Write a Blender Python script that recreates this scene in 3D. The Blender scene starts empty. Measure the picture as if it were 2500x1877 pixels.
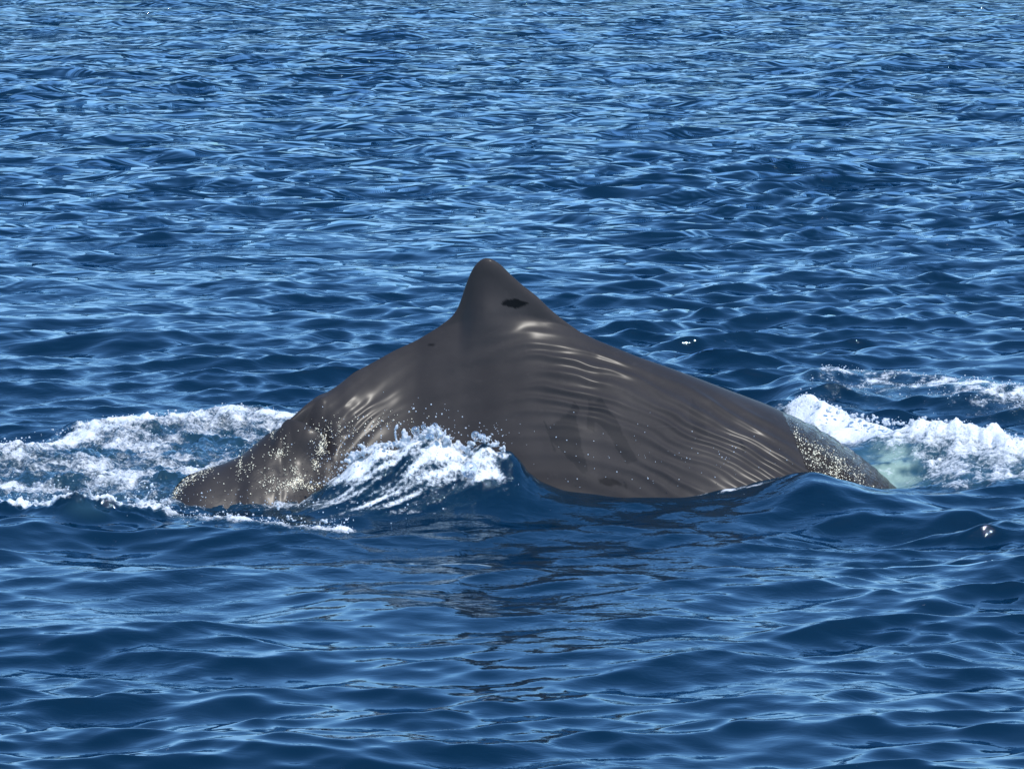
import bpy, math, random
import numpy as np

# ------------------------------------------------------------------ camera, sky, sun
sc = bpy.context.scene
C = sc.collection
cam = bpy.data.objects.new('camera', bpy.data.cameras.new('camera'))
C.objects.link(cam)
cam.location = (0.0, -25.0, 4.5)
cam.rotation_euler = (math.radians(90 - 8.974), 0, 0)
cam.data.sensor_width = 36.0
cam.data.lens = 9625.0 / 2500.0 * 36.0
cam.data.clip_start = 0.5
cam.data.clip_end = 20000
sc.camera = cam

SUN = np.array([0.32, -0.34, 0.89]); SUN /= np.linalg.norm(SUN)
EL = math.asin(SUN[2])
world = bpy.data.worlds.new('World'); sc.world = world
world.use_nodes = True
wn = world.node_tree
bg = wn.nodes['Background']
sky = wn.nodes.new('ShaderNodeTexSky')
sky.sky_type = 'NISHITA'
sky.sun_disc = False
sky.sun_elevation = EL
sky.sun_rotation = math.atan2(SUN[0], SUN[1])
sky.altitude = 2500
sky.air_density = 1.5
sky.dust_density = 0.6
sky.ozone_density = 3.0
tint = wn.nodes.new('ShaderNodeHueSaturation')
tint.inputs['Saturation'].default_value = 1.14
wn.links.new(sky.outputs[0], tint.inputs['Color'])
dry = wn.nodes.new('ShaderNodeMix'); dry.data_type = 'RGBA'; dry.blend_type = 'DARKEN'   # clear dry air: no white band at the horizon
dry.inputs[0].default_value = 1.0
dry.inputs[7].default_value = (.44 / .15, .70 / .15, 1.06 / .15, 1)
wn.links.new(tint.outputs[0], dry.inputs[6])
wn.links.new(dry.outputs[2], bg.inputs[0])
bg.inputs[1].default_value = 0.15
sun = bpy.data.objects.new('sun', bpy.data.lights.new('sun', 'SUN'))
C.objects.link(sun)
sun.data.energy = 2.05
sun.data.angle = math.radians(0.53)
sun.data.color = (1.0, 0.955, 0.88)
from mathutils import Vector
sun.rotation_euler = Vector(SUN).to_track_quat('Z', 'Y').to_euler()
sc.view_settings.view_transform = 'Standard'
sc.view_settings.look = 'None'
sc.view_settings.gamma = 1
sc.view_settings.use_curve_mapping = False
sc.view_settings.exposure = 1.15
sc.render.engine = 'CYCLES'
sc.cycles.use_denoising = True
sc.cycles.max_bounces = 8

# ------------------------------------------------------------------ helpers
rng = np.random.default_rng(11)
random.seed(5)


def _hash(ix, iy, s):
    h = (ix.astype(np.int64) * 374761393 + iy.astype(np.int64) * 668265263 + s * 974634777) & 0xFFFFFFFF
    h = ((h ^ (h >> 13)) * 1274126177) & 0xFFFFFFFF
    return ((h ^ (h >> 16)) & 0xFFFFFF).astype(np.float64) / 0xFFFFFF * 2 * np.pi


def pnoise(x, y, s=0):
    """2-D gradient noise, about -0.7 .. 0.7"""
    x = np.asarray(x, float); y = np.asarray(y, float)
    ix = np.floor(x); iy = np.floor(y)
    fx = x - ix; fy = y - iy
    u = fx * fx * fx * (fx * (fx * 6 - 15) + 10)
    v = fy * fy * fy * (fy * (fy * 6 - 15) + 10)

    def g(a, b):
        t = _hash(ix + a, iy + b, s)
        return np.cos(t) * (fx - a) + np.sin(t) * (fy - b)
    a = g(0, 0) * (1 - u) + g(1, 0) * u
    b = g(0, 1) * (1 - u) + g(1, 1) * u
    return a * (1 - v) + b * v


def fbm(x, y, s=0, oct=4, gain=.5):
    r = 0; a = 1.0; f = 1.0
    for o in range(oct):
        r = r + a * pnoise(x * f + 13.7 * o, y * f - 7.1 * o, s + o)
        a *= gain; f *= 2.03
    return r


def sstep(a, b, x):
    t = np.clip((x - a) / (b - a), 0, 1)
    return t * t * (3 - 2 * t)


def polydist(px, py, pts):
    """distance to a polyline, the side (+ above / left of the direction) and the position along it 0..n-1"""
    pts = np.asarray(pts, float)
    best = np.full(px.shape, 1e9); along = np.zeros(px.shape); side = np.zeros(px.shape)
    for i in range(len(pts) - 1):
        a, b = pts[i], pts[i + 1]
        d = b - a
        t = np.clip(((px - a[0]) * d[0] + (py - a[1]) * d[1]) / (d @ d), 0, 1)
        qx = px - a[0] - t * d[0]; qy = py - a[1] - t * d[1]
        dd = np.hypot(qx, qy)
        m = dd < best
        best[m] = dd[m]; along[m] = (i + t)[m]
        side[m] = np.sign(d[0] * qy - d[1] * qx)[m]
    return best, side, along


def inpoly(px, py, poly):
    r = np.zeros(px.shape, bool)
    n = len(poly)
    for i in range(n):
        x0, y0 = poly[i]; x1, y1 = poly[(i + 1) % n]
        if y0 == y1:
            continue
        c = ((y0 > py) != (y1 > py)) & (px < (x1 - x0) * (py - y0) / (y1 - y0) + x0)
        r ^= c
    return r


def mesh_from(name, V, Q, attrs=None, mat=None, smooth=True, tri=False):
    n = 3 if tri else 4
    me = bpy.data.meshes.new(name)
    V = np.ascontiguousarray(V, np.float32); Q = np.ascontiguousarray(Q, np.int32)
    me.vertices.add(len(V)); me.vertices.foreach_set('co', V.ravel())
    me.loops.add(Q.size); me.loops.foreach_set('vertex_index', Q.ravel())
    me.polygons.add(len(Q))
    me.polygons.foreach_set('loop_start', np.arange(0, Q.size, n, dtype=np.int32))
    me.polygons.foreach_set('loop_total', np.full(len(Q), n, np.int32))
    if smooth:
        me.polygons.foreach_set('use_smooth', np.ones(len(Q), bool))
    me.update(calc_edges=True)
    for k, a in (attrs or {}).items():
        at = me.attributes.new(k, 'FLOAT', 'POINT')
        at.data.foreach_set('value', np.ascontiguousarray(a, np.float32).ravel())
    if mat:
        me.materials.append(mat)
    return me


def link(name, me, parent=None, label=None, cat=None, kind=None, group=None):
    o = bpy.data.objects.new(name, me); C.objects.link(o)
    if parent:
        o.parent = parent
    if label: o['label'] = label
    if cat: o['category'] = cat
    if kind: o['kind'] = kind
    if group: o['group'] = group
    return o


class NT:
    """small node-tree builder"""
    def __init__(self, name):
        self.m = bpy.data.materials.new(name); self.m.use_nodes = True
        self.t = self.m.node_tree
        self.p = self.t.nodes['Principled BSDF']
        self.out = self.t.nodes['Material Output']

    def n(self, kind, **kw):
        nd = self.t.nodes.new('ShaderNode' + kind)
        for k, v in kw.items():
            if k.startswith('i_'):
                key = k[2:]
                key = int(key) if key.isdigit() else key.replace('_', ' ')
                self.set(nd, key, v)
            else:
                setattr(nd, k, v)
        return nd

    def set(self, nd, key, v):
        if isinstance(v, bpy.types.NodeSocket):
            self.t.links.new(v, nd.inputs[key])
        else:
            nd.inputs[key].default_value = v

    def math(self, op, a, b=0.0, c=0.0, clamp=False):
        nd = self.n('Math', operation=op, use_clamp=clamp)
        for i, v in enumerate((a, b, c)):
            self.set(nd, i, v)
        return nd.outputs[0]

    def attr(self, name):
        return self.n('Attribute', attribute_name=name).outputs['Fac']

    def noise(self, scale, detail=2, rough=.5, vec=None, dist=0.0):
        nd = self.n('TexNoise', i_Scale=scale, i_Detail=detail, i_Roughness=rough, i_Distortion=dist)
        if vec is not None: self.set(nd, 'Vector', vec)
        return nd.outputs['Fac']

    def mapping(self, vec, s, rot=(0, 0, 0)):
        nd = self.n('Mapping', i_Scale=s, i_Rotation=rot)
        self.set(nd, 'Vector', vec)
        return nd.outputs[0]

    def pos(self):
        return self.n('NewGeometry').outputs['Position']

    def ramp(self, v, a, b, lo=0.0, hi=1.0):
        nd = self.n('MapRange', interpolation_type='SMOOTHSTEP')
        for k, x in (('Value', v), ('From Min', a), ('From Max', b), ('To Min', lo), ('To Max', hi)):
            self.set(nd, k, x)
        return nd.outputs[0]

    def mix(self, f, a, b):
        nd = self.n('Mix', data_type='RGBA')
        self.set(nd, 0, f); self.set(nd, 6, a); self.set(nd, 7, b)
        return nd.outputs[2]

    def bump(self, h, strength, dist, normal=None):
        nd = self.n('Bump')
        self.set(nd, 'Strength', strength); self.set(nd, 'Distance', dist); self.set(nd, 'Height', h)
        if normal is not None: self.set(nd, 'Normal', normal)
        return nd.outputs[0]


def rgba(r, g, b): return (r, g, b, 1.0)


# ------------------------------------------------------------------ materials
def make_sea_material():
    k = NT('sea_water')
    P = k.pos()
    foam = k.attr('foam'); green = k.attr('green')
    # fine ripples too small for the mesh
    r1 = k.noise(1.0, 3, .55, k.mapping(P, (5.5, 11, 8), (0, 0, .10)), .6)
    r2 = k.noise(1.0, 2, .5, k.mapping(P, (17, 34, 20), (0, 0, -.15)), .5)
    calm = k.ramp(k.noise(1.0, 2, .5, k.mapping(P, (.35, .22, .3))), .35, .65, .35, 1.25)
    far = k.attr('lost')
    r0 = k.noise(1.0, 2, .5, k.mapping(P, (1.5, 2.6, 2), (0, 0, .12)), .8)
    b = k.bump(r0, far, .40)
    near = k.ramp(far, .15, .70, 1.0, .0)
    b = k.bump(r1, k.math('MULTIPLY', k.math('MULTIPLY', calm, .30), near), .022, b)
    b = k.bump(r2, k.math('MULTIPLY', k.math('MULTIPLY', calm, .18), near), .006, b)
    # churned bits
    ch = k.noise(1.0, 5, .65, k.mapping(P, (28, 34, 40)))
    wn = k.bump(ch, k.math('MULTIPLY', k.ramp(foam, .05, .5), .8), .035, b)
    water = k.p
    air = k.math('MAXIMUM', green, k.math('MULTIPLY', foam, .40), clamp=True)
    wc = k.mix(k.ramp(air, 0, .5), rgba(.0001, .0096, .0215), rgba(.022, .060, .078))
    wc = k.mix(k.ramp(air, .45, 1.0), wc, rgba(.21, .29, .235))
    deep = k.n('BsdfDiffuse'); k.set(deep, 'Color', wc)
    gl = k.n('BsdfGlossy'); k.set(gl, 'Color', rgba(.63, .81, .94)); k.set(gl, 'Normal', wn)
    k.set(gl, 'Roughness', k.math('MULTIPLY_ADD', k.ramp(foam, .05, .5), .11, .018))
    fr = k.n('Fresnel', i_IOR=1.333); k.set(fr, 'Normal', wn)
    # ripples below the resolved ones keep a real sea from mirroring fully at grazing angles
    F = fr.outputs[0]
    F = k.math('MULTIPLY', k.math('POWER', F, 1.25), 3.2)
    F = k.math('DIVIDE', F, k.math('MULTIPLY_ADD', F, 1.60, 1.0))
    water = k.n('MixShader'); k.set(water, 0, F); k.set(water, 1, deep.outputs[0]); k.set(water, 2, gl.outputs[0])
    # foam
    n1 = k.noise(1.0, 7, .66, k.mapping(P, (6.5, 9, 9)), .8)
    n2 = k.noise(1.0, 4, .7, k.mapping(P, (38, 46, 46)))
    n = k.math('ADD', k.math('MULTIPLY', n1, .54), k.math('MULTIPLY', n2, .46))
    v = k.math('ADD', foam, k.math('MULTIPLY', k.math('SUBTRACT', n, .5), 2.3))
    mask = k.ramp(v, .30, .92)
    fb = k.n('BsdfPrincipled')
    k.set(fb, 'Base Color', rgba(.66, .66, .655)); k.set(fb, 'Roughness', .32)
    k.set(fb, 'Normal', k.bump(k.math('ADD', ch, n2), .55, .022))
    mx = k.n('MixShader')
    k.set(mx, 0, mask); k.set(mx, 1, water.outputs[0]); k.set(mx, 2, fb.outputs[0]); k.t.nodes.remove(k.p)
    k.t.links.new(mx.outputs[0], k.out.inputs[0])
    return k.m


def make_skin_material():
    k = NT('whale_skin')
    P = k.pos()
    scar = k.attr('scar'); drops = k.attr('drops'); old = k.attr('slit')
    m1 = k.noise(2.2, 5, .6, P); m2 = k.noise(14, 5, .65, P)
    base = k.mix(k.ramp(m1, .3, .7), rgba(.0185, .0150, .0138), rgba(.028, .0232, .0212))
    base = k.mix(k.ramp(m2, .55, .8, 0, .35), base, rgba(.050, .041, .037))
    pale = k.noise(1.0, 3, .6, k.mapping(P, (1.2, 1.2, 60), (0, 1.15, 0)), 1.5)
    base = k.mix(k.ramp(pale, .70, .80, 0, .30), base, rgba(.085, .075, .070))
    blot = k.noise(5.5, 4, .6, P, 1.0)
    base = k.mix(k.ramp(blot, .56, .72, 0, .35), base, rgba(.017, .0145, .0140))
    base = k.mix(k.math('MULTIPLY', scar, .66), base, rgba(.0085, .0075, .0075))
    base = k.mix(old, base, rgba(.004, .004, .004))
    k.set(k.p, 'Base Color', base)
    k.set(k.p, 'IOR', 1.36)
    k.set(k.p, 'Specular IOR Level', k.math('MULTIPLY_ADD', old, -.22, .25)); k.set(k.p, 'Coat Weight', .13); k.set(k.p, 'Coat Roughness', .22); k.set(k.p, 'Coat IOR', 1.33)
    fine = k.noise(150, 3, .6, P)
    b = k.bump(fine, .12, .003)
    b = k.bump(k.noise(34, 3, .6, P), k.math('MULTIPLY', drops, .35), .008, b)
    k.set(k.p, 'Roughness', k.math('MULTIPLY_ADD', drops, -.22, k.math('MULTIPLY_ADD', m2, .14, .56)))
    k.set(k.p, 'Normal', b)
    return k.m


def make_film_material():
    k = NT('running_water')
    P = k.pos()
    k.set(k.p, 'Base Color', rgba(.028, .021, .015))
    k.set(k.p, 'Roughness', .10); k.set(k.p, 'IOR', 1.33)
    k.set(k.p, 'Specular IOR Level', .38)
    h = k.noise(1.0, 3, .6, k.mapping(P, (30, 30, 20), (0, .6, 0)), .8)
    g = k.noise(1.0, 2, .6, k.mapping(P, (60, 60, 40), (0, .6, 0)), .6)
    b = k.bump(h, 1.0, .036)
    b = k.bump(g, .6, .008, b)
    k.set(k.p, 'Normal', b)
    return k.m


def make_spray_material():
    k = NT('white_spray')
    P = k.pos()
    n = k.noise(60, 4, .65, P)
    k.set(k.p, 'Base Color', k.mix(k.ramp(n, .35, .65), rgba(.54, .57, .60), rgba(.74, .745, .75)))
    k.set(k.p, 'Roughness', .18); k.set(k.p, 'IOR', 1.33)
    k.set(k.p, 'Normal', k.bump(n, .6, .012))
    tl = k.n('BsdfTranslucent', i_Color=rgba(.78, .84, .88))
    mx = k.n('MixShader', i_0=.35)
    k.set(mx, 1, k.p.outputs[0]); k.set(mx, 2, tl.outputs[0])
    k.t.links.new(mx.outputs[0], k.out.inputs[0])
    return k.m


def make_glint_material():
    k = NT('painted_glint')
    k.set(k.p, 'Base Color', rgba(.98, .86, .62)); k.set(k.p, 'Roughness', .12); k.set(k.p, 'IOR', 1.33)  # sun glint painted as a pale gold base colour
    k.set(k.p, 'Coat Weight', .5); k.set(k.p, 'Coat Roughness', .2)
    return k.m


def make_bubble_material():
    k = NT('bubble_film')
    lw = k.n('LayerWeight', i_Blend=.25)
    gl = k.n('BsdfGlossy', i_Roughness=.08); gl.inputs['Color'].default_value = rgba(.95, .95, .95)
    tr = k.n('BsdfTransparent')
    mx = k.n('MixShader')
    k.set(mx, 0, k.math('MULTIPLY_ADD', lw.outputs['Facing'],   .85, .10))
    k.set(mx, 1, tr.outputs[0]); k.set(mx, 2, gl.outputs[0])
    k.t.links.new(mx.outputs[0], k.out.inputs[0])
    k.t.nodes.remove(k.p)
    return k.m


SEA = make_sea_material(); SKIN = make_skin_material(); FILM = make_film_material()
SPRAY = make_spray_material(); BUBBLE = make_bubble_material()
GLINT = make_glint_material()

# ------------------------------------------------------------------ the sea
# rows by distance from the boat, columns fanning out from it: fine where the sea is seen close, coarse to the horizon
t = np.linspace(1 / 15.2, 1 / 92.0, 4000)
wgt = 1.0 + 1.1 * np.exp(-((1 / t - 25.4) / 2.6) ** 2)
cum = np.cumsum(wgt); cum = (cum - cum[0]) / (cum[-1] - cum[0])
NR = 1180
dense_d = 1 / np.interp(np.linspace(0, 1, NR), cum, t)
near_d = -40 + (15.2 + 40) * np.linspace(0, 1, 26)[:-1] ** .8
far_d = 92 * (9000 / 92.) ** (np.linspace(0, 1, 46)[1:] ** 1.1)
D = np.concatenate([near_d, dense_d, far_d])
uc = np.linspace(-1.22, 1.22, 780)
ug = 1.22 + 190 * ((np.linspace(0, 1, 22)[1:]) ** 3.2) + .06 * np.arange(1, 22)
U = np.concatenate([-ug[::-1], uc, ug])
halfw = .13 * np.maximum(D, 14.0)
dyrow = np.abs(np.gradient(D))
X = (U[None, :] * halfw[:, None])
Y = np.repeat((D - 25)[:, None], len(U), 1)
dx = np.abs(np.gradient(U))[None, :] * halfw[:, None]

# wave field: many trains running towards the boat, crests roughly left to right
NW = 190
lam = np.exp(rng.uniform(math.log(.11), math.log(6.5), NW)); lam.sort()
steep = np.exp(-(np.log(lam / .48)) ** 2 / (2 * .88 ** 2)) + np.where(lam < .32, .17, .07)
steep *= np.where(lam > 3, .6, 1)
steep *= .235 / math.sqrt((steep ** 2).sum() / 2)
spread = np.radians(np.where(lam > 1.5, 22, 28))
ang = math.radians(-90 + 7) + rng.normal(0, 1, NW) * spread
ph = rng.uniform(0, 2 * np.pi, NW)
X32 = X.astype(np.float32); Y32 = Y.astype(np.float32)
lost = np.zeros_like(X32); Zs = np.zeros_like(X32); OX = np.zeros_like(X32); OY = np.zeros_like(X32)
gust = (1 + .10 * sstep(-1.0, -3.0, Y) - .10 * sstep(8, 25, Y)).astype(np.float32)
swell = (1 + .55 * sstep(4, 20, Y)).astype(np.float32)
patch = (1 + .55 * np.clip(2.2 * fbm(X / 5.5, Y / 9.0, 40, 2), -1, 1)).astype(np.float32)
sp = np.maximum(dyrow[:, None], dx * .8).astype(np.float32)
for i in range(NW):
    kk = 2 * math.pi / lam[i]
    kx, ky = kk * math.cos(ang[i]), kk * math.sin(ang[i])
    a = steep[i] / kk
    att = np.clip((lam[i] / (sp + 1e-6) - 1.6) / 1.2, 0, 1)
    lost += steep[i] ** 2 / 2 * (1 - att ** 2)
    rows = np.where(att.max(1) > 0)[0]
    if len(rows) == 0:
        continue
    r0, r1 = rows[0], rows[-1] + 1
    p_ = np.float32(kx) * X32[r0:r1] + np.float32(ky) * Y32[r0:r1] + np.float32(ph[i])
    att = att[r0:r1] * (patch[r0:r1] if lam[i] < .9 else swell[r0:r1]) * gust[r0:r1]
    Zs[r0:r1] += np.float32(a) * att * np.cos(p_)
    s_ = np.float32(a * 1.06) * att * np.sin(p_)
    OX[r0:r1] -= np.float32(kx / kk) * s_
    OY[r0:r1] -= np.float32(ky / kk) * s_


# places where the whale has broken the surface
HUMP = [(-1.32, -.97, -.02), (-1.16, -.98, .10), (-.98, -1.0, .24), (-.86, -1.0, .30), (-.65, -1.0, .345), (-.5, -1.0, .40),
        (-.3, -1.0, .30), (-.18, -1.0, .33), (-.1, -1.0, .30), (.0, -1.0, .29), (.05, -1.0, .24), (.10, -1.0, .165), (.18, -1.0, .10), (.33, -1.0, .035), (.5, -1.0, 0)]
LEFT_EDGE = [(-3.9, -1.45), (-3.1, -1.50), (-2.82, -1.53), (-2.53, -1.55), (-2.26, -1.50), (-2.1, -1.45)]
LEFT_TRAIL = [(-2.1, -1.45), (-1.9, -1.60), (-1.6, -1.76), (-1.38, -1.88), (-1.17, -1.93), (-1.0, -1.9)]
LEFT_BACK = [(-4.2, .0), (-3.38, .50), (-3.08, 1.0), (-2.87, 1.37), (-2.59, 1.72), (-2.28, 1.95), (-1.97, 2.05), (-1.5, 1.95), (-1.1, 1.8)]
RIGHT_FAR = [(1.6, 2.0), (1.9, 2.45), (2.14, 2.95), (2.43, 3.22), (2.83, 3.12), (3.14, 2.95), (3.63, 2.5), (4.4, 2.0)]
RIGHT_CREST = [(1.80, 2.00), (1.92, 1.80), (2.08, 1.55), (2.32, 1.27), (2.56, 1.05), (2.80, .88), (3.07, .78), (3.40, .50), (4.1, .15)]


def sea_features(x, y):
    dz = np.zeros_like(x); foam = np.zeros_like(x); green = np.zeros_like(x)
    nz = fbm(x * 2.6, y * 2.0, 3, 4)
    nf = fbm(x * 7, y * 6, 9, 4, .6)
    # breaking hump against the flank
    h = np.array(HUMP)
    crest = np.interp(x, h[:, 0], h[:, 2], 0, 0) * (1 + .18 * pnoise(x * 9, y * 2, 5) * sstep(.05, -.1, x))
    cy = -1.0
    wf = np.where(x > -.1, .24, .24)
    front = np.exp(-(np.maximum(cy - y, 0) / wf) ** 1.7); back = np.exp(-(np.maximum(y - cy, 0) / .20) ** 2)
    hz = crest * np.minimum(front, back)
    dz += hz
    f1 = sstep(.03, .20, hz) * sstep(.0, -.28, x + .25 * nf + .55 * (y + 1.0))
    st = fbm(x * 2.2 + 4, (y - .42 * x) * 19, 33, 4, .62)
    foam = np.maximum(foam, f1 * (.45 + .95 * st + .3 * nz + .55 * sstep(-1.22, -1.02, y)))
    apron = np.exp(-((x + .85) / .50) ** 2 - ((y + 1.28) / .17) ** 2)
    foam = np.maximum(foam, apron * (.48 + .9 * st + .3 * nz))
    # dark smooth swell at the whale's right shoulder
    dz += .13 * np.exp(-np.abs((x - 1.84) / .27) ** 1.6) * np.exp(-((y + .95) / np.where(y < -.95, .33, .25)) ** 2)
    # left front crest
    d, s, al = polydist(x, y, LEFT_EDGE)
    lf = np.exp(-(d / np.where(s > 0, .17, .06)) ** 2) * sstep(-2.02, -2.14, x)
    dz += .075 * np.exp(-(d / np.where(s > 0, .2, .11)) ** 2) * sstep(-1.9, -2.2, x) * (1 + 1.1 * nf)
    foam = np.maximum(foam, lf * (1.05 + .5 * nf))
    d, s, al = polydist(x, y, LEFT_TRAIL)
    lt = np.exp(-(d / .085) ** 2)
    dz += .030 * np.exp(-(d / .10) ** 2) * (1 + nf)
    foam = np.maximum(foam, lt * (.60 + .6 * nf + .25 * sstep(3.2, 4.8, al)))
    # little green wave ahead of the crest
    gw = np.exp(-((x + 2.55) / .16) ** 2 - ((y + 1.72) / .10) ** 2)
    dz += .05 * gw; green = np.maximum(green, .22 * gw)
    # left back crest and the churned field between it and the tail
    d, s, al = polydist(x, y, LEFT_BACK)
    lb = np.exp(-(d / np.where(s > 0, .10, .34)) ** 2)
    dz += .050 * np.exp(-(d / np.where(s > 0, .16, .42)) ** 2) * sstep(-1.2, -1.9, x) * (1 + .8 * nf)
    foam = np.maximum(foam, lb * (.78 + .55 * nf) * sstep(-1.0, -1.5, x))
    field = sstep(2.25, 1.6, y) * sstep(-1.45, -.9, y) * sstep(-.95, -1.5, x + .10 * y) * sstep(0, .25, np.where(s < 0, d, 0) + .0)
    bands = sstep(-.25, .5, fbm(x * 1.3, y * 2.1, 21, 3))
    foam = np.maximum(foam, field * (.25 + .50 * bands + .25 * nz))
    foam = np.maximum(foam, field * sstep(.6, 1.6, y) * (.42 + .5 * nz + .3 * nf))
    dz += field * .045 * nf
    green = np.maximum(green, field * .22)
    # right: far sparkling swell
    d, s, al = polydist(x, y, RIGHT_FAR)
    dz += .15 * np.exp(-(d / np.where(s > 0, .30, .62)) ** 2) * sstep(1.5, 2.2, x)
    rf = np.exp(-(d / np.where(s > 0, .16, .62)) ** 2) * sstep(1.85, 2.5, x)
    foam = np.maximum(foam, rf * (.42 + .75 * nf + .25 * sstep(2.9, 3.5, x)))
    # right: white breaking crest
    d, s, al = polydist(x, y, RIGHT_CREST)
    dz += .12 * np.exp(-(d / np.where(s > 0, .14, .34)) ** 2) * (1 + .5 * nz + .22 * nf) * sstep(1.75, 2.1, x) * sstep(4.4, 2.9, x + .0)
    rc = np.exp(-(d / np.where(s > 0, .13, .36)) ** 2) * sstep(1.78, 1.95, x)
    foam = np.maximum(foam, rc * (1.1 + .35 * nf))
    fld = sstep(-.75, -.35, y) * sstep(1.35, .9, y + .75 * (x - 2.45)) * sstep(2.45, 2.85, x)
    fld = np.maximum(fld, sstep(2.75, 3.1, x) * sstep(-.7, -.3, y) * sstep(1.1, .6, y))
    foam = np.maximum(foam, fld * (.52 + .55 * nz + .35 * nf))
    dz += fld * .04 * nf
    # the water falls away from the flank towards the boat
    dz -= .085 * np.exp(-((y + 2.3) / .75) ** 2) * sstep(3.2, 2.2, np.abs(x))
    # green pool sliding off the head
    pool = np.exp(-np.abs((x - 2.50) / .27) ** 2.4 - np.abs((y - .32) / .62) ** 2.4)
    dz -= .11 * np.exp(-np.abs((x - 2.45) / .36) ** 2.4 - np.abs((y - .05) / .65) ** 2.4)
    green = np.maximum(green, pool * np.clip(.85 + .5 * nf, 0, 1))
    green = np.maximum(green, .38 * fld)
    foam = foam * (1 - .8 * np.exp(-np.abs((x - 2.47) / .22) ** 3 - np.abs((y - .30) / .50) ** 3))
    foam += .16 * pool * (1 + 2 * nf)
    # water pulled thin along the whale's waterline
    d, s, al = polydist(x, y, [(.12, -.66), (.6, -.73), (1.0, -.80), (1.3, -.82), (1.65, -.80)])
    wl = np.exp(-(d / .055) ** 2)
    foam = np.maximum(foam, wl * (.42 + .9 * nf))
    return dz, np.clip(foam, 0, 1.3), np.clip(green, 0, 1)


foamA = np.zeros_like(X); greenA = np.zeros_like(X)
loc = (np.abs(X) < 4.6) & (Y > -3) & (Y < 4.6)
dz_, f_, g_ = sea_features(X[loc], Y[loc])
damp = np.exp(-((X[loc] + .4) / .9) ** 2 - ((Y[loc] + 1.05) / .35) ** 2)
live = (1 - .8 * damp) * (1 + .35 * np.exp(-((Y[loc] + 1.9) / .6) ** 2))
Zs[loc] = Zs[loc] * live + dz_
OX[loc] *= np.minimum(live, 1); OY[loc] *= np.minimum(live, 1)
foamA[loc] = f_; greenA[loc] = g_


def sea_z(x, y):
    """height of the disturbed sea without the small waves"""
    return float(sea_features(np.array([x], float), np.array([y], float))[0][0])


nR, nC = X.shape
V = np.stack([X + OX, Y + OY, Zs], -1).reshape(-1, 3)
idx = np.arange(nR * nC).reshape(nR, nC)
Q = np.stack([idx[:-1, :-1], idx[:-1, 1:], idx[1:, 1:], idx[1:, :-1]], -1).reshape(-1, 4)
fq = foamA.reshape(-1)[Q].max(1)
qx = X.reshape(-1)[Q[:, 0]]; qy = Y.reshape(-1)[Q[:, 0]]
lostA = np.sqrt(lost) / .225
patch_id = np.zeros(len(Q), int)
hot = fq > .10
patch_id[hot & (qx < -2.13) & (qy < -1.2)] = 2
patch_id[hot & (qx >= -2.13) & (qx < -.9) & (qy < -1.45)] = 3
patch_id[hot & (qx < -.9) & (qy >= -1.2) & (patch_id == 0)] = 1
patch_id[hot & (qx >= -1.45) & (qx < .3) & (qy < -.6) & (qy >= -1.62) & (patch_id != 3)] = 4
rfd = polydist(qx, qy, RIGHT_CREST)
above = (rfd[1] > 0) & (rfd[0] > .22)
patch_id[hot & (qx > 1.2) & above] = 6
patch_id[hot & (qx > 1.2) & ~above & (qy > -.75)] = 5


def submesh(name, sel):
    q = Q[sel]
    used, inv = np.unique(q, return_inverse=True)
    return mesh_from(name, V[used], inv.reshape(-1, 4),
                     {'foam': foamA.reshape(-1)[used], 'green': greenA.reshape(-1)[used], 'lost': lostA.reshape(-1)[used]}, SEA)


link('sea', submesh('sea', patch_id == 0), kind='structure')
foam_left = link('foam_patch', submesh('foam_patch', patch_id == 1), cat='foam', group='foam patches churned up by the whale',
     label='wide field of broken white foam behind and left of the tail')
crest_left = link('foam_crest', submesh('foam_crest', patch_id == 2), cat='foam', group='foam patches churned up by the whale',
     label='bright white foam crest with thin water jets left of the tail tip')
trail = link('foam_trail', submesh('foam_trail', patch_id == 3), cat='foam', group='foam patches churned up by the whale',
     label='thin line of bubbly foam trailing right below the tail')
apron = link('splash', submesh('splash', patch_id == 4), cat='splash',
     label='white wave breaking against the middle of the whale with clear bubbles on top')
foam_right = link('foam_patch', submesh('foam_patch', patch_id == 5), cat='foam', group='foam patches churned up by the whale',
     label='thick white foam with a pale green pool at the right end of the whale')
foam_far = link('foam_patch', submesh('foam_patch', patch_id == 6), cat='foam', group='foam patches churned up by the whale',
     label='speckled foam on the dark swell at the far right behind the thick white crest')

# ------------------------------------------------------------------ the whale
TOP = [(-3.1, -.75), (-2.6, -.42), (-2.3, -.20), (-2.17, -.08), (-2.12, -0.01), (-2.097, 0.046), (-2.058, 0.087), (-2.016, 0.121), (-1.918, 0.148), (-1.806, 0.174), (-1.696, 0.214),
       (-1.617, 0.273), (-1.542, 0.329), (-1.463, 0.368), (-1.436, 0.372), (-1.412, 0.402), (-1.359, 0.444), (-1.303, 0.49), (-1.241, 0.532),
       (-1.207, 0.548), (-1.176, 0.553), (-1.091, 0.602), (-1.005, 0.666), (-0.903, 0.711), (-0.757, 0.784), (-0.611, 0.845),
       (-0.477, 0.922), (-0.388, 0.988), (-0.344, 1.048), (-0.314, 1.138), (-0.29, 1.212), (-0.26, 1.287), (-0.225, 1.338),
       (-0.18, 1.37), (-0.136, 1.367), (-0.077, 1.332), (-0.003, 1.257), (0.071, 1.191), (0.16, 1.123), (0.234, 1.048),
       (0.323, 0.973), (0.427, 0.898), (0.546, 0.838), (0.665, 0.790), (0.814, 0.728), (0.94, 0.685), (1.051, 0.645),
       (1.265, 0.562), (1.41, 0.505), (1.552, 0.452), (1.645, 0.418), (1.767, 0.360), (1.91, 0.278), (2.056, 0.195), (2.199, 0.100), (2.308, 0.015), (2.415, -0.085), (2.8, -.45), (3.3, -.95)]
TOP = np.array(TOP)
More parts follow.
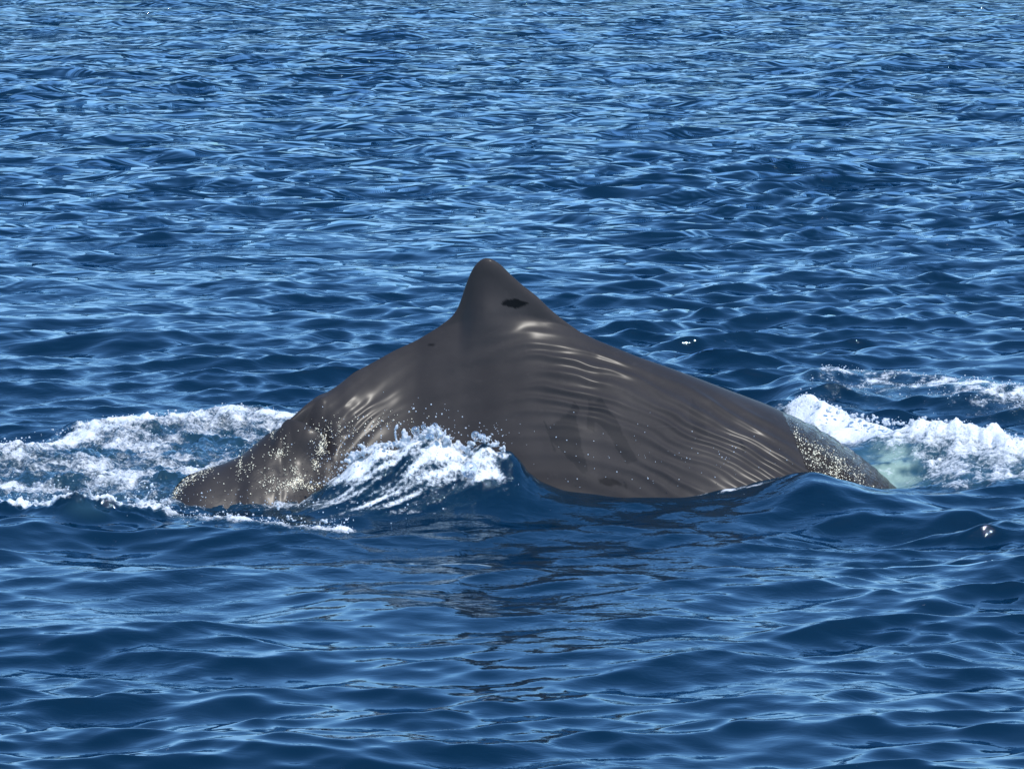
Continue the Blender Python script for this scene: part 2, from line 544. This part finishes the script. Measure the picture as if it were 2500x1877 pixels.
BODY = [p for p in TOP if p[0] < -.47 or p[0] > .42]
BODY = np.array(sorted([tuple(p) for p in BODY] + [(-.3, .985), (-.1, 1.025), (.1, 1.015), (.27, .965)]))
xs = np.linspace(-3.1, 3.3, 12801)


def smooth_line(P, sig):
    z = np.interp(xs, P[:, 0], P[:, 1])
    n = int(sig * 3 / (xs[1] - xs[0])); kx = np.arange(-n, n + 1) * (xs[1] - xs[0])
    kern = np.exp(-(kx / sig) ** 2 / 2); kern /= kern.sum()
    return np.convolve(np.pad(z, n, 'edge'), kern, 'valid')


ztop = smooth_line(TOP, .013); rs = sstep(.5, .8, xs); ztop = ztop * (1 - rs) + smooth_line(TOP, .06) * rs
zbody = np.minimum(smooth_line(BODY, .045), ztop)
slope = np.gradient(ztop, xs)
arc = np.cumsum(np.hypot(1, .8 * slope)); arc = (arc - arc[0]) / (arc[-1] - arc[0])
NX = 720
wx = np.interp(np.linspace(0, 1, NX), arc, xs)
zt = np.interp(wx, xs, ztop); zb = np.interp(wx, xs, zbody)
cs = 1 / np.hypot(1, np.interp(wx, xs, smooth_line(np.stack([xs, slope], 1), .02)))
A = np.interp(wx, [-3.1, -2, -1.5, -1.2, -.6, 0, .5, 1.2, 2, 3.3], [.9, .95, .92, .80, .70, .70, .85, 1.12, 1.2, 1.2])
E_ = np.interp(wx, [-3.1, -1.5, -.6, 0, .6, 1.3, 3.3], [.58, .66, .84, .92, .72, .55, .50])
YC = np.interp(wx, [-3, -2.2, -1.8, -1.5, -1.25, -1.0, -.6, 3.3], [-1.2, -.98, -.8, -.6, -.40, -.2, 0, 0])
kern = np.exp(-np.linspace(-2, 2, 141) ** 2); kern /= kern.sum()
sm = lambda a: np.convolve(np.pad(a, 70, 'edge'), kern, 'valid')
A, E_, YC = sm(A), sm(E_), sm(YC)
zlow = np.minimum(-.55, zt - .5)


def half_width(x, z, zt, zb, A, E, cs):
    q = np.maximum(zb - z, 0)
    hb = A * q ** E
    d = np.maximum(zt - z, 0) * cs
    fin = sstep(-.55, -.35, x) * sstep(.62, .25, x)
    tau = .036 + .15 * sstep(0, .55, zt - z) ** 1.4
    hf = fin * tau * np.sqrt(np.maximum(1 - (1 - np.minimum(d / .085, 1)) ** 2, 0))
    hf = hf * sstep(.50, -.05, zb - z)
    return (hb ** 2.3 + hf ** 2.3) ** (1 / 2.3)


def side_coords(nz, expo):
    s = np.linspace(0, 1, nz)[:, None] ** expo
    z = zt[None] - (zt - zlow)[None] * s
    x = np.repeat(wx[None], nz, 0)
    w = half_width(x, z, zt[None], zb[None], A[None], E_[None], cs[None])
    return x, z, w


def skin_relief(x, z, zbx):
    """wrinkles of the back, knuckles and folds of the tail stock; outward offset in metres"""
    right = sstep(-.35, .35, x)
    depth = sstep(.01, .10, zbx - z)
    # ridges run in long lines: up towards the fin on the tail side, down along the back in front of it
    xl = np.linspace(-3.2, 3.4, 400)
    sl = np.interp(xl, [-2, -.9, -.15, .35, 1.2, 2.0, 2.6], [.62, .72, .15, -.20, -.42, -.78, -1.0])
    gl = np.cumsum(sl) * (xl[1] - xl[0])
    g = np.interp(x, xl, gl)
    warp = .085 * pnoise(x * .9 + 5, z * 1.9, 50) + .036 * pnoise(x * 2.4, z * 4.5, 51) + .013 * pnoise(x * 6, z * 11, 52)
    c = z - g + warp
    sel = sstep(-.22, .22, pnoise(x * 1.2 + 2, z * 2.6, 53))
    p1 = (.5 + .5 * np.sin(2 * np.pi * c / .074)) ** 1.4
    p2 = (.5 + .5 * np.sin(2 * np.pi * (c * .93 + .12 * x * 0) / .108 + 1.3)) ** 1.3
    wr = p1 * (1 - sel) + p2 * sel - .45
    brk = .38 + 1.1 * np.clip(pnoise(x * 1.9 + 8, c * 8, 54) + .34, 0, .8)
    upper = sstep(.75, .12, zbx - z)
    amp = (.0070 + .0100 * upper) * right + .0030 * (1 - right) * sstep(.35, -.25, x)
    amp *= 1 - .75 * sstep(.22, .10, zbx - z) * sstep(.75, .35, np.abs(x))
    amp *= 1 - .85 * sstep(-.95, -1.25, x)
    o = wr * brk * amp * depth + .0035 * pnoise((x + .6 * z) * 2.0, c * 9, 56) * depth
    o += .004 * pnoise(x * 5, z * 7, 57) * depth
    # tail stock: fold line and swellings behind it
    d, s, al = polydist(x, z, [(-1.56, .36), (-1.46, .375), (-1.38, .392), (-1.30, .380), (-1.21, .325), (-1.16, .24)])
    win = sstep(-1.52, -1.44, x) * sstep(.15, .3, z) * sstep(-1.08, -1.2, x)
    lower = np.where(s < 0, 1.0, 0.0)
    o += win * np.where(s < 0, .048 * np.exp(-(d / .13) ** 2), -.085 * np.exp(-(d / .08) ** 2))
    o += -.02 * np.exp(-((x + 1.28) / .08) ** 2 - ((z - .45) / .05) ** 2)
    o += .014 * np.exp(-((x + 1.19) / .05) ** 2 - ((z - .53) / .04) ** 2)
    tail = sstep(-.85, -1.15, x)
    o += tail * (.014 * pnoise(x * 5.5 + z * 2, z * 5, 60) + .005 * pnoise(x * 12, z * 10, 61)) * sstep(0, .06, zbx - z)
    return o


NZ1, NZ2 = 230, 60


def side_surface(x, z, w, sign):
    y = YC[None] + sign * w
    P = np.stack([x, y, z], -1)
    du = np.gradient(P, axis=1); dv = np.gradient(P, axis=0)
    n = np.cross(du, dv) * (1 if sign < 0 else -1)
    n /= np.linalg.norm(n, axis=-1, keepdims=True) + 1e-9
    if n[NZ1 // 3 if len(x) > 100 else 20, NX // 2, 1] * sign < 0:
        n = -n
    off = skin_relief(x, z, zb[None] + 0 * x) if sign < 0 else 0 * x
    off = off * sstep(0, .03, zt[None] - z)
    return P + n * off[..., None], n


x1, z1, w1_ = side_coords(NZ1, 1.45)
P1, N1 = side_surface(x1, z1, w1_, -1)
x2, z2, w2_ = side_coords(NZ2, 1.7)
P2, N2 = side_surface(x2, z2, w2_, 1)
VW = np.concatenate([P1.reshape(-1, 3), P2[1:].reshape(-1, 3)])
i1 = np.arange(NZ1 * NX).reshape(NZ1, NX)
i2 = np.concatenate([i1[:1], NZ1 * NX + np.arange((NZ2 - 1) * NX).reshape(NZ2 - 1, NX)])
gq = lambda i, f: np.stack([i[:-1, :-1], i[1:, :-1], i[1:, 1:], i[:-1, 1:]][::f], -1).reshape(-1, 4)
belly = np.stack([i1[-1, :-1], i2[-1, :-1], i2[-1, 1:], i1[-1, 1:]], -1)
QW = np.concatenate([gq(i1, 1), gq(i2, -1), belly])
# marks on the skin
wob = .012 * pnoise(x1 * 14, z1 * 14, 70)
wob2 = .010 * pnoise(x1 * 22, z1 * 16, 71)
SC = [[(0.391, 0.514), (0.347, 0.44), (0.245, 0.366), (0.216, 0.337), (0.245, 0.292), (0.377, 0.159), (0.456, 0.085), (0.473, 0.129), (0.435, 0.277), (0.405, 0.396), (0.426, 0.47)],
      [(0.478, 0.52), (0.522, 0.508), (0.565, 0.526), (0.653, 0.411), (0.712, 0.307), (0.786, 0.174), (0.713, 0.153), (0.654, 0.248), (0.595, 0.337), (0.522, 0.396), (0.522, 0.337), (0.478, 0.351)],
      [(1.148, 0.514), (1.207, 0.425), (1.237, 0.307), (1.165, 0.292), (1.12, 0.425)],
      [(.20, .40), (.215, .39), (.275, .22), (.262, .22)], [(1.43, .27), (1.45, .28), (1.48, .22), (1.46, .20)]]
scar = np.zeros_like(x1)
for k_, p in enumerate(SC):
    scar = np.maximum(scar, inpoly(x1 + wob, z1 + wob2, p) * (1.0 if k_ != 2 else .5))
slit = inpoly(x1 + .4 * wob, z1 + 1.2 * wob2, [(-.075, 1.085), (-.03, 1.113), (.04, 1.107), (.112, 1.083), (.056, 1.055), (-.02, 1.060)]) * 1.0
slit = np.maximum(slit, .55 * sstep(.35, .7, .8 * fbm(x1 * 14, z1 * 22, 72, 3) + 1.1 * np.exp(-((x1 - .62) / .12) ** 2 - ((z1 - .045) / .035) ** 2) - .25))
slit = np.maximum(slit, .7 * np.exp(-((x1 + .515) / .022) ** 4 - ((z1 - .825 ) / .008) ** 4))
dr = sstep(-.78, -1.1, x1 + .4 * z1 + .15 * pnoise(x1 * 6, z1 * 6, 73)) * sstep(.36, .22, z1 + .10 * pnoise(x1 * 8, z1 * 8, 74) + .18 * sstep(-1.5, -1.1, x1) * 0)
dr = np.clip(dr * (.75 + 1.2 * pnoise(x1 * 5, z1 * 6, 75)), 0, 1)
pad = lambda a: np.concatenate([a.reshape(-1), np.zeros((NZ2 - 1) * NX)])
whale = link('sperm_whale', mesh_from('sperm_whale', VW, QW, {'scar': pad(scar), 'slit': pad(slit), 'drops': pad(dr)}, SKIN),
             label='dark grey whale arching its wrinkled back and triangular dorsal fin out of the blue sea', cat='whale')

# sheet of water still running off the whale's shoulder
fx = np.interp(z1, [-.6, -.008, .23, .394, .468, .6], [2.05, 1.891, 1.80, 1.725, 1.651, 1.6]) + .012 * pnoise(z1 * 18, x1 * 3, 80)
dfx = x1 - fx
thick = .001 + .016 * sstep(0, .10, dfx) * (1 + .5 * pnoise(x1 * 22, z1 * 22, 81) + .5 * pnoise(x1 * 11, z1 * 13, 82))
PF = P1 + N1 * thick[..., None]
fsel = (dfx > 0) & (z1 > -.35)
qf = gq(i1, 1)
qf = qf[fsel.reshape(-1)[qf].all(1)]
us, inv = np.unique(qf, return_inverse=True)
film = link('water_sheet', mesh_from('water_sheet', PF.reshape(-1, 3)[us], inv.reshape(-1, 4), None, FILM),
            label='glittering sheet of water running off the right shoulder of the whale', cat='water sheet')

# ------------------------------------------------------------------ spray, jets, bubbles, drops
import bmesh


def ico(sub):
    bm = bmesh.new(); bmesh.ops.create_icosphere(bm, subdivisions=sub, radius=1)
    v = np.array([p.co[:] for p in bm.verts]); bm.faces.ensure_lookup_table()
    bm.verts.index_update()
    f = np.array([[p.index for p in q.verts] for q in bm.faces]); bm.free()
    return v, f


ICO1 = ico(1); ICO2 = ico(2); ICO3 = ico(3)


def balls(pts, rad, src=ICO2, squash=None):
    v, f = src
    pts = np.asarray(pts, float); rad = np.asarray(rad, float)
    sq = np.ones((len(pts), 3)) if squash is None else squash
    Vv = (pts[:, None] + v[None] * rad[:, None, None] * sq[:, None]).reshape(-1, 3)
    F = (f[None] + (np.arange(len(pts)) * len(v))[:, None, None]).reshape(-1, 3)
    return Vv, F


def melt(name, pts, rad, voxel, parent, noise=.35):
    """fuse a cloud of drops into one continuous lump of water"""
    Vv, F = balls(pts, rad, ICO2)
    me = mesh_from(name, Vv, F, None, SPRAY, tri=True)
    o = bpy.data.objects.new(name, me); C.objects.link(o)
    m = o.modifiers.new('fuse', 'REMESH'); m.mode = 'VOXEL'; m.voxel_size = voxel; m.use_smooth_shade = True
    s = o.modifiers.new('soft', 'SMOOTH'); s.iterations = 5; s.factor = .5
    dg = bpy.context.evaluated_depsgraph_get(); dg.update()
    ne = bpy.data.meshes.new_from_object(o.evaluated_get(dg))
    o.modifiers.clear(); o.data = ne
    ne.name = name
    co = np.empty(len(ne.vertices) * 3, np.float32); ne.vertices.foreach_get('co', co); co = co.reshape(-1, 3)
    no = np.empty(len(ne.vertices) * 3, np.float32); ne.vertex_normals.foreach_get('vector', no); no = no.reshape(-1, 3)
    dd = .009 * fbm(co[:, 0] * 38 + co[:, 1] * 11, co[:, 2] * 42 + co[:, 1] * 23, 90, 3, .65)
    ne.vertices.foreach_set('co', (co + no * dd[:, None]).astype(np.float32).ravel())
    if not ne.materials: ne.materials.append(SPRAY)
    ne.polygons.foreach_set('use_smooth', np.ones(len(ne.polygons), bool))
    bpy.data.meshes.remove(me)
    o.parent = parent; o['kind'] = 'stuff'
    return o


def chain(a, b, r0, r1, n=14, bend=(0, 0, 0)):
    a, b, bend = map(np.array, (a, b, bend)); t = np.linspace(0, 1, n)[:, None]
    p = a + (b - a) * t + bend * (t * (1 - t) * 4)
    return p, (r0 + (r1 - r0) * t[:, 0])


def cloud(path, n, spread, rmin, rmax, up=0.0, s=1):
    """drops scattered round a path of (x, y, z) points"""
    path = np.array(path); tt = rng.uniform(0, len(path) - 1, n)
    i = np.minimum(tt.astype(int), len(path) - 2); f = (tt - i)[:, None]
    p = path[i] * (1 - f) + path[i + 1] * f
    p = p + rng.normal(0, 1, (n, 3)) * np.array(spread)
    p[:, 2] += up * rng.exponential(1, n)
    r = rmin + (rmax - rmin) * rng.power(.6, n) ** 2
    return p, r


# centre splash: ragged white water along the top of the breaking wave
P_, R_ = [], []
def add(pr):
    P_.append(pr[0]); R_.append(pr[1])
add(cloud([(-1.02, -.98, .23), (-.92, -.98, .275), (-.86, -.98, .315), (-.74, -.98, .325), (-.64, -.99, .34)], 150, (.022, .03, .008), .008, .021))
add(cloud([(-.66, -.99, .32), (-.56, -1.0, .37), (-.50, -1.0, .415), (-.44, -1.0, .385), (-.36, -1.0, .32), (-.25, -1.0, .27)], 230, (.022, .03, .014), .007, .020, .008))
add(cloud([(-.30, -1.0, .29), (-.24, -1.0, .34), (-.18, -1.0, .37), (-.12, -1.0, .34), (-.05, -1.0, .31)], 90, (.02, .03, .010), .006, .014, .006))
add(cloud([(-1.22, -1.0, .07), (-1.12, -1.0, .15), (-1.0, -1.0, .22)], 60, (.03, .04, .008), .004, .011, .004))
add(chain((-.70, -1.0, .34), (-.712, -1.0, .445), .010, .006, 16, (-.014, 0, 0)))
add(chain((-.712, -1.0, .44), (-.706, -1.0, .452), .011, .011, 3))
add(chain((-.655, -1.0, .34), (-.668, -1.0, .425), .030, .013, 12))
add(chain((-.92, -1.0, .32), (-.95, -1.0, .335), .016, .008, 6))
add(chain((-.42, -1.0, .38), (-.41, -1.0, .43), .012, .006, 6))
crest = melt('spray_crest', np.concatenate(P_), np.concatenate(R_), .0065, apron)

# left crest lumps and jets
P_, R_ = [], []
add(cloud([(-3.3, -1.47, .08), (-2.95, -1.50, .06), (-2.72, -1.52, .05), (-2.53, -1.52, .08), (-2.3, -1.50, .05), (-2.13, -1.45, .05)], 260, (.03, .04, .006), .004, .015, .007))
add(cloud([(-3.3, -1.47, .11), (-3.0, -1.50, .08)], 60, (.05, .04, .012), .004, .012, .012))
add(chain((-2.548, -1.5, .06), (-2.582, -1.5, .185), .011, .005, 22, (.012, 0, 0)))
add(chain((-2.585, -1.5, .186), (-2.585, -1.5, .195), .009, .009, 3))
add(chain((-2.60, -1.5, .06), (-2.605, -1.5, .12), .006, .005, 12, (.008, 0, 0)))
add(chain((-2.27, -1.48, .05), (-2.20, -1.48, .15), .009, .004, 22, (.02, 0, 0)))
add(chain((-2.185, -1.48, .162), (-2.18, -1.48, .178), .013, .010, 4))
add(chain((-2.24, -1.48, .05), (-2.30, -1.48, .11), .014, .004, 12))
lc = melt('spray_crest', np.concatenate(P_), np.concatenate(R_), .007, crest_left)

# right crest lumps
P_, R_ = [], []
RC3 = [(x, y, sea_z(x, y)) for x, y in RIGHT_CREST[2:8]]
add(cloud(RC3, 330, (.05, .05, .006), .004, .016, .010))
rcw = melt('spray_crest', np.concatenate(P_), np.concatenate(R_), .0065, foam_right)

# trail lumps and its one standing drop
P_, R_ = [], []
TR3 = [(x, y, .02) for x, y in LEFT_TRAIL]
add(cloud(TR3, 120, (.05, .03, .005), .003, .009, .004))
add(cloud([(-1.45, -1.84, .03), (-1.36, -1.87, .055), (-1.3, -1.9, .03)], 30, (.025, .02, .005), .004, .011))
add(cloud([(-1.14, -1.92, .03), (-1.02, -1.9, .04)], 45, (.035, .02, .005), .004, .010))
tw = melt('spray_crest', np.concatenate(P_), np.concatenate(R_), .007, trail)

# back edge of the left foam
P_, R_ = [], []
LB3 = [(x, y, sea_z(x, y)) for x, y in LEFT_BACK[1:8]]
add(cloud(LB3, 200, (.05, .05, .004), .003, .010, .006))
lw = melt('spray_crest', np.concatenate(P_), np.concatenate(R_), .006, foam_left)

# clear bubbles on the splash
for (bx, by, bz, br) in [(-.595, -1.04, .427, .028), (-.545, -1.02, .447, .017), (-.225, -1.04, .398, .029), (-.18, -1.04, .39, .022),
                         (-.262, -1.22, .215, .055), (-.505, -1.08, .385, .035), (-.475, -1.02, .455, .020), (-.30, -1.1, .33, .018)]:
    v, f = ICO3
    o = link('bubble', mesh_from('bubble', v * br, f, None, BUBBLE, tri=True), apron)
    o.location = (bx, by, bz)

# loose drops, far too many to count
def drops(name, P, R, parent=None, **kw):
    Vv, F = balls(P, R, ICO1)
    return link(name, mesh_from(name, Vv, F, None, SPRAY, tri=True), parent, **kw)


dp, drr = [], []
def addd(n, c, s, rmin, rmax):
    dp.append(np.array(c) + rng.normal(0, 1, (n, 3)) * np.array(s)); drr.append(rmin + (rmax - rmin) * rng.random(n) ** 3)
addd(90, (-.55, -1.0, .46), (.16, .05, .06), .002, .006)
addd(120, (-.95, -1.0, .30), (.14, .05, .09), .002, .006)
addd(70, (-1.1, -1.0, .30), (.14, .05, .10), .002, .005)
addd(50, (-.15, -1.0, .40), (.12, .05, .04), .002, .005)
addd(60, (.5, -.95, .28), (.35, .05, .14), .0015, .0045)
addd(50, (1.35, -.98, .22), (.3, .05, .12), .0015, .0045)
addd(150, (-2.5, -1.45, .12), (.35, .12, .05), .002, .008)
addd(90, (-1.7, -1.45, .05), (.4, .2, .04), .002, .006)
addd(4, (-1.395, -1.86, .10), (.003, .003, .012), .008, .010)
Pd = np.concatenate(dp); Rd = np.concatenate(drr)
drops('spray_drops', Pd, Rd, kind='stuff', label='loose white water drops thrown up along the near side of the whale')


def field_drops(mask_fn, n, rmin, rmax, lift):
    """bubbles and drops riding on the foam, where it is dense"""
    fm = foamA.reshape(-1)
    w = np.where(mask_fn(V[:, 0], V[:, 1]), fm, 0) ** 2
    area = (dx * dyrow[:, None]).reshape(-1)
    w = w * area; w /= w.sum()
    pick = rng.choice(len(V), n, p=w)
    p = V[pick] + rng.normal(0, .01, (n, 3)) * np.array([1, 1, .3]); p[:, 2] += lift * rng.exponential(1, n)
    return p, rmin + (rmax - rmin) * rng.random(n) ** 2.5


for par, fn, n in ((foam_left, lambda x, y: (x < -1) & (y > -1.1), 1500), (foam_far, lambda x, y: (x > 1.7) & (y > 1.6) & (y > 3.7 - .55 * x), 1200),
                   (foam_right, lambda x, y: (x > 1.7) & (y < 2.0) & (y > -.7), 900), (apron, lambda x, y: (np.abs(x + .6) < .8) & (y < -.6) & (y > -1.6), 500),
                   (trail, lambda x, y: (x > -2.1) & (x < -.95) & (y < -1.45), 250)):
    P, R = field_drops(fn, n, .002, .0075, .008)
    drops('drops', P, R, par, kind='stuff')


# water beads standing in for sun glints on wet skin, glint painted in their colour
nv = N1.reshape(-1, 3); pv = P1.reshape(-1, 3)
cell = np.linalg.norm(np.cross(np.gradient(P1, axis=1), np.gradient(P1, axis=0)), axis=-1).reshape(-1)
px_, pz_ = pv[:, 0], pv[:, 2]
g2 = lambda cx, cz, sx, sz: np.exp(-((px_ - cx) / sx) ** 2 - ((pz_ - cz) / sz) ** 2)


def beads(name, dens, n, rmin, rmax, label, parent=None, pv=pv):
    w = np.maximum(dens, 0) * cell; w /= w.sum()
    pk = rng.choice(len(pv), n, p=w)
    p = pv[pk] + nv[pk] * .002 + rng.normal(0, .004, (n, 3)) * np.array([1, .3, 1])
    r = rmin + (rmax - rmin) * rng.random(n) ** 2.2
    Vv, F = balls(p, r, ICO1, np.stack([rng.uniform(.8, 1.5, n), np.full(n, .8), rng.uniform(.8, 1.4, n)], 1))
    return link(name, mesh_from(name, Vv, F, None, GLINT, tri=True), parent, label, None, 'stuff')


tail_d = 0.014 * sstep(-.75, -1.0, px_) * sstep(-2.2, -2.1, px_) * sstep(.42, .30, pz_) * sstep(-.05, .02, pz_)
d, s_, al = polydist(px_, pz_, [(-2.09, .01), (-2.024, .09), (-1.96, .125), (-1.88, .150)])
tail_d = tail_d + .5 * np.exp(-(d / .016) ** 2)
for c_ in [(-1.69, .15, .014, .05, 1.3), (-1.62, .17, .03, .03, .6), (-1.50, .34, .012, .03, 1.0), (-1.46, .235, .035, .022, 1.9), (-1.42, .27, .02, .05, .5),
           (-1.197, .255, .018, .035, 2.6), (-1.225, .175, .02, .03, 2.6), (-1.33, .090, .05, .025, 2.8), (-1.41, .06, .05, .02, 1.6), (-1.25, .05, .05, .02, 1.6),
           (-1.52, .08, .04, .04, .7), (-1.36, .15, .03, .03, 1.0), (-1.10, .36, .09, .05, .22), (-1.18, .30, .05, .06, .3), (-.90, .37, .10, .05, .16), (-.72, .40, .10, .05, .10)]:
    tail_d = tail_d + c_[4] * g2(*c_[:4]) * (.6 + .9 * pnoise(px_ * 30, pz_ * 30, 95))
beads('glint_beads', tail_d, 2300, .0010, .0040, 'clusters of water beads painted pale gold as sun glints on the tail flank')
dfv = dfx.reshape(-1)
film_d = sstep(0, .02, dfv) * (.7 * np.exp(-(dfv / .05) ** 2) + 1.2) * sstep(.02, .12, (zt[None] - z1).reshape(-1)) * sstep(-.2, -.05, pz_)
film_d *= np.clip(.5 + 1.6 * pnoise(px_ * 9, pz_ * 9, 96), .05, 1.5)
beads('glint_beads', film_d, 1300, .0011, .0045, 'water beads painted pale gold as sun glints', film, PF.reshape(-1, 3))
